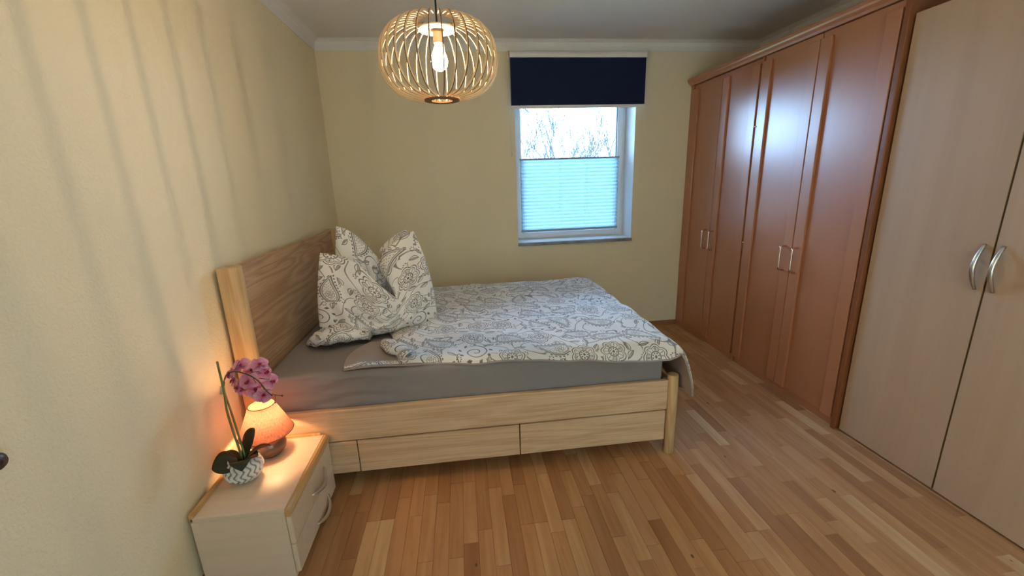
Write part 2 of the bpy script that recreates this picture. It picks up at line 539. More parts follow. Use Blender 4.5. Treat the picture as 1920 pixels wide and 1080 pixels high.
# ================================================================== room shell
T = .34
struct(box('wall_left', 'wall', None, -.2, 0, YB-T, T, 0, H+.2), 'pale yellow textured plaster wall on the left')
struct(box('wall_right', 'wall', None, XR, XR+.2, YB-T, T, 0, H+.2), 'pale yellow wall behind the wardrobes')
def wall_with_hole(name, y0, y1, x0, x1, z0, z1, label):
    m = MB()
    m.box(0, x0, y0, y1, 0, H+.2); m.box(x1, XR, y0, y1, 0, H+.2)
    m.box(x0, x1, y0, y1, 0, z0); m.box(x0, x1, y0, y1, z1, H+.2)
    return struct(m.build(name, 'wall'), label)
wall_with_hole('wall_far', 0, T, WX0, WX1, WZ0, WZ1, 'pale yellow plaster wall with the window')
wall_with_hole('wall_back', YB-T, YB, BX0, BX1, BZ0, BZ1, 'pale yellow wall behind the camera')
struct(box('ceiling', 'white', None, 0, XR, YB, 0, H, H+.2), 'white plaster ceiling')
# white painted cove band running round the top of the walls
def cove(name, axis, a0, a1, at, sgn):
    pr = [(0, 2.42), (.004, 2.42), (.006, 2.455), (.016, 2.482), (.036, 2.495), (.05, H), (0, H)]
    v = []; f = []
    for a in (a0, a1):
        for d, z in pr: v.append((a, at+sgn*d, z) if axis == 'x' else (at+sgn*d, a, z))
    n = len(pr)
    for k in range(n): f.append((k, (k+1) % n, n+(k+1) % n, n+k))
    f += [tuple(range(n)), tuple(range(n, 2*n))[::-1]]
    return struct(link(name, v, f, 'white'), 'white cove band under the ceiling')
cove('trim_1', 'x', 0, XR, 0, -1)
cove('trim_2', 'y', YB, 0, 0, 1)
cove('trim_3', 'y', YB, 0, XR, -1)
def skirting(name, x0, x1, y0, y1, label):
    m = MB().box(x0, x1, y0, y1, 0, .045, .004)
    return struct(m.build(name, 'skirting'), label)
skirting('baseboard_far', .0, XR-.6, -.018, 0, 'brown wooden skirting along the window wall')
skirting('baseboard_left', 0, .018, YB, -.02, 'brown wooden skirting along the left wall')

# ---- floor: beech strip parquet, strips run away from the camera
floor = struct(box('floor', 'floor_gap', None, 0, XR, YB, 0, -.12, -.004), 'beech strip parquet floor')
PW = .06
protos = {}
def plank_mesh(L):
    if L in protos: return protos[L]
    b_ = .0009; w = PW/2-.0003; h = L/2-.0004
    v = [(-w, -h, -.012), (w, -h, -.012), (w, h, -.012), (-w, h, -.012),
         (-w, -h, -b_), (w, -h, -b_), (w, h, -b_), (-w, h, -b_),
         (-w+b_, -h+b_, 0), (w-b_, -h+b_, 0), (w-b_, h-b_, 0), (-w+b_, h-b_, 0)]
    f = [(8, 9, 10, 11)]+[(i, (i+1) % 4, 4+(i+1) % 4, 4+i) for i in range(4)]+[(4+i, 4+(i+1) % 4, 8+(i+1) % 4, 8+i) for i in range(4)]
    me = bpy.data.meshes.new('plank'); me.from_pydata(v, [], f); me.materials.append(M['parquet'])
    at = me.attributes.new('shade', 'FLOAT', 'FACE')
    protos[L] = me
    return me
cand = []
i = 0
x = PW/2
while x < XR:
    y = 0.0
    L = random.choice((.12, .18, .24, .30, .36, .42, .48))
    while y-L > YB:
        cand.append((x, y-L/2, L))
        y -= L
        L = random.choice((.24, .30, .36, .42, .48, .54))
    x += PW
def vis(c):
    x, y, L = c
    if x > 3.10: return -1
    u, v, z = project((x, y, 0))
    if z < .3: return -1
    if y-L/2 > -1.80 and x < 2.0: return -.5
    if not (-80 < u < 2000 and 300 < v < 1250): return -.8
    return L*PW/z**2
cand.sort(key=vis, reverse=True)
rest = MB(); shade = []
for k, (x, y, L) in enumerate(cand):
    me = plank_mesh(L)
    if k < 300:
        o = bpy.data.objects.new('plank', me); COL.objects.link(o); o.location = (x, y, 0); o.parent = floor
    else:
        vs = [(v.co.x+x, v.co.y+y, v.co.z) for v in me.vertices]
        fs = [tuple(p.vertices) for p in me.polygons]
        rest.add(vs, fs); shade += [random.random()]*len(fs)
o = rest.build('plank_field', 'parquet', floor); o['kind'] = 'stuff'
o.data.attributes.new('shade', 'FLOAT', 'FACE').data.foreach_set('value', np.array(shade, dtype=np.float32))

# ---- outside
struct(box('ground', 'grass', None, -60, 60, -60, 90, -3.3, -3.2), 'lawn outside')
def bare_tree(x, y, top, seed, label):
    r = random.Random(seed)
    root = tag(empty('bare_tree', (x, y, -3.2)), label, 'tree', 'bare trees outside the window')
    m = MB(); tr = MB(); fl = .0075*(y+3.67)/13
    def grow(mb, p, d, L, rad, lev):
        n = 4
        pts = [p]; q = Vector(p); dd = Vector(d)
        for k in range(n):
            dd = (dd+Vector((r.uniform(-.16, .16), r.uniform(-.16, .16), r.uniform(-.03, .13)))).normalized()
            q = q+dd*(L/n); pts.append(q.copy())
        mb.tube(pts, [max(fl, rad*(1-.55*k/n)) for k in range(n+1)], 5 if lev < 2 else 4, False)
        if lev >= 4: return
        for k in range(r.choice((3, 4)) if lev else 7):
            t = r.uniform(.35, 1)
            i = min(int(t*n), n-1); bp = pts[i].lerp(pts[i+1], t*n-i)
            a = r.uniform(0, 2*PI); sp = r.uniform(.4, .95)
            side = Vector((math.cos(a), math.sin(a)*.7, 0))
            nd = (dd*(1-sp*.45)+side*sp*.75+Vector((0, 0, .12))).normalized()
            grow(m, bp, nd, L*r.uniform(.5, .72), rad*.5*(1-.3*t), lev+1)
    grow(tr, Vector((x, y, -3.2)), Vector((r.uniform(-.05, .05), 0, 1)), top*.62, .17, 0)
    tr.build('trunk', 'bark', root, True); m.build('branches', 'bark', root, True)
    return root
bare_tree(3.3, 9.5, 5.9, 3, 'leftmost bare tree seen through the window above the pleated blind')
bare_tree(5.55, 15.0, 6.9, 11, 'bare tree in the middle of the window view')
bare_tree(9.1, 21.5, 7.6, 23, 'rightmost bare tree seen through the window above the pleated blind')

# ---- windows
def window(name, x0, x1, z0, z1, yin, sgn, label):
    """pvc window whose inner face lies yin behind the wall surface"""
    w = struct(empty(name, ((x0+x1)/2, 0, z0)), label)
    def bx(m, a, b, c, d, ya, yb, bev=.004):
        y0, y1 = sorted((yin+sgn*ya, yin+sgn*yb)); m.box(a, b, y0, y1, c, d, bev)
    fr = MB(); t = .045
    for q in ((x0, x0+t, z0, z1), (x1-t, x1, z0, z1), (x0+t, x1-t, z0, z0+t), (x0+t, x1-t, z1-t, z1)):
        bx(fr, *q, .012, .075)
    place(fr.build('frame', 'pvc'), w)
    sa = MB(); a0, a1, c0, c1 = x0+.028, x1-.028, z0+.028, z1-.028; t = .052
    for q in ((a0, a0+t, c0, c1), (a1-t, a1, c0, c1), (a0+t, a1-t, c0, c0+t), (a0+t, a1-t, c1-t, c1)):
        bx(sa, *q, 0, .06, .006)
    sash = place(sa.build('sash', 'pvc'), w)
    ga = MB(); g0, g1, h0, h1 = a0+t-.001, a1-t+.001, c0+t-.001, c1-t+.001; t = .007
    for q in ((g0, g0+t, h0, h1), (g1-t, g1, h0, h1), (g0+t, g1-t, h0, h0+t), (g0+t, g1-t, h1-t, h1)):
        bx(ga, *q, .016, .05, 0)
    se = ga.build('glazing_seal', 'seal'); se.parent = sash
    gm = MB(); bx(gm, g0, g1, h0, h1, .030, .036, 0)
    place(gm.build('pane', 'glass'), w)
    return w, (g0, g1, h0, h1)
win, G = window('window_1', WX0, WX1, WZ0, WZ1, .21, 1, 'white framed window in the far wall')
window('window_2', BX0, BX1, BZ0, BZ1, YB-.21, -1, 'white framed window behind the camera')
cu = tag(empty('added_curtain', ((BX0+BX1)/2, YB+.06, .05)), 'unseen beige sheer curtain drawn across the window behind the camera', 'added_curtain')  # never in view; added to warm the daylight from behind
v = []; f = []; n = 160
for i in range(n+1):
    xx = BX0-.15+(BX1-BX0+.3)*i/n; yy = YB+.065+.022*math.sin(i*.62)+.008*math.sin(i*.23)
    v += [(xx, yy, .06), (xx, yy, 2.38)]
for i in range(n): f.append((2*i, 2*i+2, 2*i+3, 2*i+1))
place(link('added_curtain_cloth', v, f, 'sheer', smooth=True), cu)
MB().tube([(BX0-.2, YB+.065, 2.395), (BX1+.2, YB+.065, 2.395)], .012, 12).build('added_curtain_rod', 'chrome', cu, True)
# white reveal boards and stone sill
rv = MB()
rv.box(WX1-.004, WX1+.001, -.001, .22, WZ0+.012, WZ1); rv.box(WX0-.001, WX0+.004, -.001, .22, WZ0+.012, WZ1)
rv.box(WX0, WX1, -.001, .22, WZ1-.004, WZ1+.001)
place(rv.build('reveal', 'white'), win)
sl = MB().box(WX0-.0, WX1+.0, -.025, .222, WZ0-.012, WZ0+.013, .003)
place(sl.build('sill', 'granite'), win)
st = MB().box(WX0+.004, WX1-.004, .0, .222, WZ0+.0132, WZ0+.016)
place(st.build('sill_cover', 'pvc'), win)

# ---- roller blind on the wall above the window
rb = tag(empty('roller_blind', (2.05, 0, 2.40)), 'half lowered navy blackout roller blind mounted above the window', 'blind')
RX0, RX1 = 1.472, 2.632
tb = MB().tube([(RX0+.012, -.045, 2.380), (RX1-.012, -.045, 2.380)], .030, 20)
autosmooth(tb.build('tube', 'navy_tube', rb))
for xx in (RX0, RX1-.006):
    b_ = MB().box(xx, xx+.006, -.075, -.0005, 2.345, 2.412, .002); b_.build('bracket', 'navy_tube', rb)
fb = []; ff = []
nz_, nx_ = 16, 24
for sgn in (0, 1):
    for j in range(nz_+1):
        for i in range(nx_+1):
            xx = RX0+.016+(RX1-RX0-.034)*i/nx_; zz = 2.358-(2.358-2.002)*j/nz_
            fb.append((xx, -.0685-.0012*sgn+.0012*math.sin(i*.9), zz))
o_ = (nz_+1)*(nx_+1)
for j in range(nz_):
    for i in range(nx_):
        a = j*(nx_+1)+i
        ff.append((a, a+1, a+nx_+2, a+nx_+1)); ff.append((o_+a, o_+a+nx_+1, o_+a+nx_+2, o_+a+1))
place(link('blind_fabric', fb, ff, 'navy', smooth=True), rb)
MB().box(RX0+.012, RX1-.016, -.078, -.060, 1.980, 2.004, .004).build('bottom_bar', 'navy_tube', rb)
MB().tube(smooth_curve([(RX0+.006, -.05, 2.36), (RX0+.006, -.045, 2.0), (RX0+.010, -.04, 1.64)], 14), .0022, 6).build('pull_cord', 'cord', rb)
MB().lathe([(.0, -.02), (.006, -.018), (.007, .0), (.003, .014), (0, .016)], (RX0+.010, -.04, 1.635), 12).build('cord_weight', 'cord', rb, True)

# ---- pleated blind on the sash
pb = tag(empty('pleated_blind', ((G[0]+G[1])/2, .2, .94)), 'pale blue pleated blind covering the lower half of the window', 'blind')
PZ0, PZ1 = .962, 1.592
pv = []; pf = []; npl = 20
for j in range(2*npl+1):
    zz = PZ0+(PZ1-PZ0)*j/(2*npl)
    yy = .1985+(.0075 if j % 2 else -.0075)
    pv += [(G[0]-.012, yy, zz), (G[1]+.012, yy, zz)]
for j in range(2*npl): pf.append((2*j, 2*j+1, 2*j+3, 2*j+2))
place(link('pleated_fabric', pv, pf, 'pleat'), pb)
MB().box(G[0]-.018, G[1]+.018, .188, .209, PZ1-.002, PZ1+.012, .002).build('top_rail', 'grey_rail', pb)
MB().box(G[0]-.016, G[1]+.016, .188, .209, PZ0-.020, PZ0+.002, .003).build('bottom_rail', 'grey_rail', pb)
for xx in (G[0]+.02, G[0]+.35, G[1]-.30, G[1]-.02):
    MB().tube([(xx, .1890, PZ0-.02), (xx, .1890, PZ1+.01)], .0011, 5).build('tension_cord', 'cord', pb)

# ================================================================== wardrobes
XF = 3.056
def strap_handle(name, parent, mat, y, z0, z1, out=.035, r=.005, bow=False, x=XF):
    if bow:
        pts = [(x-out*math.sin(PI*t)-.002, y, z1+(z0-z1)*t) for t in np.linspace(0, 1, 15)]
        rs = [.0055+.0035*math.sin(PI*t) for t in np.linspace(0, 1, 15)]
        return MB().tube(pts, rs, 10).build(name, mat, parent, True)
    pts = [(x+.004, y, z1), (x-out*.6, y, z1), (x-out*.92, y, z1-.004), (x-out, y, z1-.018), (x-out, y, z0+.03),
           (x-out*.93, y, z0+.012), (x-out*.6, y, z0+.002), (x+.004, y, z0)]
    return MB().tube(smooth_curve(pts, 28), [r]*28, 8).build(name, mat, parent, True)
def red_unit(y0, y1, xf, label, ztop, hx):
    """two-door wardrobe from y0 (far) to y1 (near); hx = handle offset from the middle"""
    w = tag(empty('wardrobe', (XR-.02-.28, (y0+y1)/2, 0)), label, 'wardrobe', 'red beech wardrobe units')
    c = MB(); xb = XR-.03; s = .019
    c.box(xf+.022, xb, y0-s, y0, 0.0, ztop); c.box(xf+.022, xb, y1, y1+s, 0.0, ztop)
    c.box(xf+.022, xb, y1+s, y0-s, ztop-s, ztop); c.box(xf+.022, xb, y1+s, y0-s, .05, .05+s); c.box(xb-.008, xb, y1+s, y0-s, .05+s, ztop-s)
    c.build('carcass', 'beech_red', w)
    MB().box(xf+.012, xf+.028, y1+.001, y0-.001, .0, .048, .001).build('plinth', 'beech_red', w)
    mid = (y0+y1)/2
    for k, (a, b_) in enumerate(((y0-.003, mid+.003), (mid-.003, y1+.008))):   # far door, near door
        d = MB().box(xf+.004, xf+.021, b_, a, .052, ztop-.004, .0015).build('door', 'beech_red', w)
        sw = .072
        for ya, yb in ((a-sw, a), (b_, b_+sw)):
            q = MB().box(xf-.012, xf+.0042, ya, yb, .052, ztop-.035, .003).build('stile', 'beech_red')
            q.parent = d
        hy = mid+(.048 if k == 0 else -.048)
        h = strap_handle('handle', None, 'copper', hy, .815, .968, .038, .0070, x=xf-.012)
        h.parent = d
    return w
ZW = 2.150
wa = red_unit(-.045, -.872, XF+.010, 'red beech two-door wardrobe in the corner beside the window wall', ZW, 0)
wb_ = red_unit(-.905, -1.800, XF, 'red beech two-door wardrobe between the corner unit and the pale wardrobe', ZW, 0)
# filler strip, brass couplings and side pilasters
MB().box(XF+.004, XF+.03, -.043, -.001, .0, ZW, .002).build('pilaster', 'beech_red', wa)
MB().box(XF-.002, XF+.03, -.897, -.883, .0, ZW, .002).build('pilaster', 'beech_red', wb_)
for z in (.93, 1.72):
    MB().tube([(XF+.002, -.875, z), (XF-.006, -.879, z), (XF-.006, -.900, z), (XF+.002, -.904, z)], .005, 8).build('coupling_pin', 'brass', wb_, True)
MB().box(XF-.012, XR-.03, -1.828, -1.801, .0, ZW, .004).build('end_panel', 'shaded_red', wb_)  # darker than the doors: shade on its side is painted in
# cornice: one continuous moulding over both red units
pr = [(XF+.03, ZW+.001), (XF-.006, ZW+.001), (XF-.014, ZW+.012), (XF-.030, ZW+.024), (XF-.034, ZW+.034), (XF-.034, ZW+.050), (XF-.028, ZW+.056), (XR-.03, ZW+.056), (XR-.03, ZW+.001)]
v = [(a, y, z) for y in (-.004, -1.832) for a, z in pr]; n = len(pr)
f = [(k, n+k, n+(k+1) % n, (k+1) % n) for k in range(n)]+[tuple(range(n)), tuple(range(n, 2*n))[::-1]]
tag(link('cornice', v, f, 'beech_red'), 'red beech cornice moulding running over the two red wardrobes', 'cornice')
# pale wardrobe nearest the camera
wc = tag(empty('wardrobe', (XR-.3, -2.32, 0)), 'pale birch two-door wardrobe with silver bow handles, nearest the camera', 'wardrobe')
CZ, C0, C1 = 2.076, -1.836, -2.80
c = MB(); s = .019; xf = XF+.010; xb = XR-.03
c.box(xf+.02, xb, C0-s, C0, 0, CZ); c.box(xf+.02, xb, C1, C1+s, 0, CZ); c.box(xf+.02, xb, C1+s, C0-s, CZ-s, CZ); c.box(xf+.03, xb, C1+s, C0-s, .0, .03); c.box(xb-.008, xb, C1+s, C0-s, .03, CZ-s)
c.build('carcass', 'birch', wc)
for k, (a, b_) in enumerate(((C0-.002, -2.313), (-2.321, C1+.002))):
    d = MB().box(xf, xf+.019, b_, a, .010, CZ-.002, .0015).build('door', 'birch', wc)
    e = MB().box(xf+.0006, xf+.0184, *((b_-.0012, b_+.0002) if k == 0 else (a-.0002, a+.0012)), .011, CZ-.003).build('edge_band', 'birch_edge')
    e.parent = d
    h = strap_handle('handle', None, 'chrome', -2.317+(.030 if k == 0 else -.030), .938, 1.120, .032, bow=True, x=xf)
    h.parent = d

# ================================================================== bed
bed = tag(empty('bed', (1.05, -1.1, 0)), 'oak double bed with plank headboard and drawers in the side rail', 'bed')
BN, BF = -1.868, -.36          # near and far faces
BXF = 2.045                    # foot end
def head_post(y):
    pr = []
    r = .040
    for k in range(12):                      # rounded upright, flat towards the wall
        a = -PI/2+PI*k/11
        pr.append((.062+r*.95*math.cos(a), y+r*math.sin(a)))
    pr += [(.022, y+r), (.022, y-r)]
    n = len(pr); v = [(a, b, z) for z in (0, 1.108) for a, b in pr]
    f = [(k, (k+1) % n, n+(k+1) % n, n+k) for k in range(n)]+[tuple(range(n))[::-1], tuple(range(n, 2*n))]
    return autosmooth(place(link('head_post', v, f, 'oak_z'), bed))
head_post(BN+.036); head_post(BF-.04)
MB().box(.036, .066, BN+.076, BF-.08, .28, 1.102, .004).build('headboard', 'oak_y', bed)
MB().box(.0665, .078, BN+.078, BF-.082, .40, .52, .002).build('headboard_ledge', 'shaded_red', bed)
def rail(y0, y1): return MB().box(.10, 2.016, y0, y1, .258, .420, .004).build('side_rail', 'oak_x', bed)
rail(BN, BN+.028); rail(BF-.028, BF)
MB().box(2.012, 2.040, BN+.035, BF-.035, .20, .420, .004).build('foot_rail', 'oak_y', bed)
# drawers and fixed panel below the rail
MB().box(.10, .4725, BN+.002, BN+.022, .083, .2515, .003).build('fixed_panel', 'oak_x', bed)
MB().box(.4775, 1.2515, BN+.001, BN+.021, .083, .2515, .003).build('drawer_front', 'oak_x', bed)
MB().box(1.2565, 2.012, BN+.001, BN+.021, .083, .2515, .003).build('drawer_front', 'oak_x', bed)
dr = MB().box(.12, 1.99, BN+.024, BN+.62, .10, .112); dr.box(.12, .132, BN+.024, BN+.62, .112, .235); dr.box(1.978, 1.99, BN+.024, BN+.62, .112, .235); dr.box(.132, 1.978, BN+.608, BN+.62, .112, .235)
dr.build('drawer_box', 'oak_x', bed)
for y in (BN+.012, BF-.012):
    lg = MB().lathe([(.001, 0), (.025, 0), (.028, .004), (.028, .444), (.026, .448), (.001, .449)], (BXF+.0, y, 0), 28).build('leg', 'oak_z', bed)
    autosmooth(lg)
sb = MB()
for k in range(12): sb.box(.16+k*.155, .23+k*.155, BN+.03, BF-.03, .375, .390)
sb.build('slat_base', 'oak_y', bed)
MB().box(.12, 2.0, (BN+BF)/2-.02, (BN+BF)/2+.02, .25, .374).build('centre_beam', 'oak_x', bed)

# mattress in a fitted sheet: rounded slab with pulled wrinkles at the head end
ZM = .588
def superslab(x0, x1, y0, y1, z0, z1, r, nx, ny, fn):
    """rounded slab as a grid wrapped round the section in y, capped along x"""
    sec = []
    def arc(cx, cz, a0, a1, k=7):
        for q in range(k): a = a0+(a1-a0)*q/(k-1); sec.append((cx+r*math.cos(a), cz+r*math.sin(a)))
    arc(y0+r, z0+r, 1.5*PI, PI); 
    for q in range(1, 10): sec.append((y0, z0+r+(z1-z0-2*r)*q/10))
    arc(y0+r, z1-r, PI, PI/2)
    for q in range(1, ny): sec.append((y0+r+(y1-y0-2*r)*q/ny, z1))
    arc(y1-r, z1-r, PI/2, 0); arc(y1-r, z0+r, 0, -PI/2)
    v = []; f = []; n = len(sec)
    xs = [x0+(x1-x0)*k/nx for k in range(nx+1)]
    rows = [(xs[0]+0, .0), ]
    cols = []
    for q in range(6): a = PI/2*q/5; cols.append((x0+r*(1-math.sin(a)), r*(1-math.cos(a)) if False else r*(1-math.cos(a))))
    ends0 = [(x0+r*(1-math.cos(a)), r*(1-math.sin(a))) for a in np.linspace(0, PI/2, 6)]
    ends1 = [(x1-r*(1-math.cos(a)), r*(1-math.sin(a))) for a in np.linspace(PI/2, 0, 6)]
    midx = [(xx, 0.0) for xx in np.linspace(x0+r, x1-r, nx)[1:-1]]
    cy, cz = (y0+y1)/2, (z0+z1)/2
    for xx, ins in ends0+midx+ends1:
        for (yy, zz) in sec:
            ky = 1-ins/((y1-y0)/2); kz = 1-ins/((z1-z0)/2)
            p = np.array((xx, cy+(yy-cy)*ky, cz+(zz-cz)*kz))
            v.append(fn(p))
    m = len(ends0+midx+ends1)
    for i in range(m-1):
        for k in range(n):
            a, b_ = i*n+k, i*n+(k+1) % n
            f.append((a, a+n, b_+n, b_))
    f.append(tuple(range(n))); f.append(tuple(range((m-1)*n, m*n))[::-1])
    return v, f
def sheet_fn(p):
    x, y, z = p
    w = math.exp(-((x-.42)/.28)**2)
    side = max(0, min(1, (-1.70-y)/.1))
    q = w*side*(.006*math.sin(z*95+2.5*math.sin(x*9))+.0035*math.sin(z*170+x*12))
    top = max(0, min(1, (z-.56)/.02))
    return (x, y-q, z+top*(.002*math.sin(x*21+y*13)+.0015*math.sin(y*33-x*9)))
v, f = superslab(.082, 2.004, BN+.032, BF-.032, .392, ZM, .028, 90, 50, sheet_fn)
mt = link('mattress', v, f, 'sheet', smooth=True)
tag(mt, 'mattress in a grey jersey fitted sheet lying on the oak bed', 'mattress')

# ---- duvet
dv = tag(empty('duvet', (1.3, -1.1, ZM)), 'paisley printed duvet spread over the grey mattress', 'duvet')
def sm(a, b, t):
    t = max(0, min(1, (t-a)/(b-a))); return t*t*(3-2*t)
def fray(i, x): return math.sin(x*7.3+i)*.5+math.sin(x*17.1+i*2.1)*.3
def duvet_point(s, t, lift):
    """s: metres along the bed from the head end edge, t: 0 near edge .. 1 far edge"""
    near = np.interp(s, [.0, .25, .6, .95, 1.5, 1.8], [-1.792, -1.806, -1.842, -1.872, -1.905, -1.965])+.006*fray(1, s)
    far = -.315+.012*fray(3, s)
    corner = max(0, s-1.15)
    far -= .22*(corner/.5)**2*.35
    y = near+(far-near)*t
    x = .46+s
    z = ZM+.024+.014*math.sin(PI*min(1, max(0, t)))**.5
    z += .004*math.sin(x*8+y*5)+.0035*math.sin(x*15-y*11)+.003*math.sin(y*23+x*6)+.0022*math.sin(x*31+y*19)
    # near side: droops over the mattress edge, more towards the foot
    over = max(0, -1.800-y)*(1-sm(1.53, 1.62, s))
    z -= over*np.interp(s, [0, .3, .7, 1.2, 1.6], [.0, .12, .25, .42, .55])
    if over > 0: y = y+over*np.interp(s, [0, .5, 1.0, 1.6], [.0, .05, .18, .15])
    of = max(0, y+.40)
    z -= of*.55
    # foot end: rolls over the mattress end and hangs
    e = x-2.035
    if e > 0:
        k = e/.07; g = 1-math.exp(-k)
        flare = .06+.06*sm(-1.45, -1.93, y)
        x = 2.035+.055*g+flare*max(0, e-.05)*.9
        z -= max(0, e-.055*g*.85)*.98
    return np.array((x, y, z+lift))
SL, nS, nT = 1.86, 150, 110
def hang(t): return SL-.06*t+.012*math.sin(t*14)        # length at each row
def left(t): return np.interp(t, [0, .06, .14, .25, .5, 1], [.24, .21, .185, .15, .0, .0])
def cloth(name, mat, off, smin, edge_drop):
    v = []; uv = []; f = []
    for i in range(nS+1):
        for j in range(nT+1):
            t = j/nT; a, b_ = smin(t), hang(t)
            s = a+(b_-a)*i/nS
            p = duvet_point(s, t, 0)
            v.append(p); uv.append((s, 1.5*t))
    v = np.array(v).reshape(nS+1, nT+1, 3)
    gu = np.gradient(v, axis=0); gv = np.gradient(v, axis=1)
    nn = np.cross(gu, gv); nn /= np.linalg.norm(nn, axis=2, keepdims=True)+1e-9
    v = v+nn*off
    ii, jj = np.meshgrid(np.arange(nS+1), np.arange(nT+1), indexing='ij')
    d = np.minimum(np.minimum(ii*.011, (nS-ii)*.011), np.minimum(jj*.014, (nT-jj)*.014))
    v = v-nn*(edge_drop*np.exp(-d/.012))[..., None]
    for i in range(nS):
        for j in range(nT):
            a = i*(nT+1)+j
            f.append((a, a+nT+1, a+nT+2, a+1))
    return place(link(name, v.reshape(-1, 3), f, mat, smooth=True, uvs=uv), dv), v
top, VT = cloth('cover_top', 'print', .0, left, .018)
low, VL = cloth('cover_lining', 'lining', -.026, left, -.004)
# taupe hem along the near edge and the foot end
hem = MB()
pts = [VL[i, 0] + np.array((0, -.002, .002)) for i in range(0, nS+1, 2)]
hem.tube(pts, .0055, 6)
hem.tube([VL[nS, j] for j in range(0, nT+1, 2)], .0045, 6)
hem.build('hem', 'lining', dv, True)
# open end of the cover: lower layer lies flat, upper layer curls back over itself
fv = []; ff = []; nu, nv_ = 24, 12
def flap(u, w):
    a = np.array((.440, -1.800)); b_ = np.array((.500, -1.490)); c0 = np.array((.80, -1.812)); d = np.array((.74, -1.45))
    q = (1-u)*((1-w)*a+w*b_)+u*((1-w)*c0+w*d)
    bow = -.035*math.sin(PI*w)*(1-u)
    z = ZM+.012+.006*math.sin(u*5+w*3)+.010*u-.006*(1-w)
    return (q[0]+bow, q[1], z)
for i in range(nu+1):
    for j in range(nv_+1): fv.append(flap(i/nu, j/nv_))
for i in range(nu):
    for j in range(nv_):
        a = i*(nv_+1)+j; ff.append((a, a+nv_+1, a+nv_+2, a+1))
place(link('open_flap', fv, ff, 'lining', smooth=True), dv)
# printed border strip of the flap along its near edge
bv = []; bf = []; buv = []
for i in range(nu+1):
    for w, dz in ((-.01, -.004), (.05, .003), (.11*min(1, i/6+.15), .0035)):
        p = flap(i/nu, w); bv.append((p[0], p[1], p[2]+dz+.001)); buv.append((p[0]+.3, p[1]))
for i in range(nu):
    for j in range(2):
        a = i*3+j; bf.append((a, a+3, a+4, a+1))
place(link('flap_border', bv, bf, 'print', smooth=True, uvs=buv), dv)
hm = MB().tube([np.array(flap(t, -.015))+(0, 0, -.004) for t in np.linspace(0, 1, 20)], .005, 6); hm.build('hem', 'lining', dv, True)
# curled roll of the upper layer
cv = []; cf = []; cu = []; n1, n2 = 30, 22
axis = smooth_curve([(.600, -1.560, 0), (.640, -1.640, 0), (.705, -1.715, 0), (.745, -1.765, 0)], n1+1)
for i in range(n1+1):
    t = i/n1; c_ = axis[i]
    tx = axis[min(i+1, n1)]-axis[max(i-1, 0)]; tx /= np.linalg.norm(tx); side = np.array((-tx[1], tx[0], 0))*-1
    r = .030+.010*math.sin(PI*t)+.004*math.sin(t*17)
    for k in range(n2+1):
        a = -PI*.35+2*PI*.86*k/n2
        rr = r*(1-.35*k/n2)*(1+.08*math.sin(a*3+t*9))
        p = c_+side*rr*1.25*math.sin(a)+np.array((0, 0, ZM+.030+rr*.75*math.cos(a)))
        p[2] = max(p[2], ZM+.016)
        cv.append(p); cu.append((.2+t*.25, k*.008))
for i in range(n1):
    for k in range(n2):
        a = i*(n2+1)+k; cf.append((a, a+1, a+n2+2, a+n2+1))
place(link('rolled_edge', cv, cf, 'print', smooth=True, uvs=cu), dv)

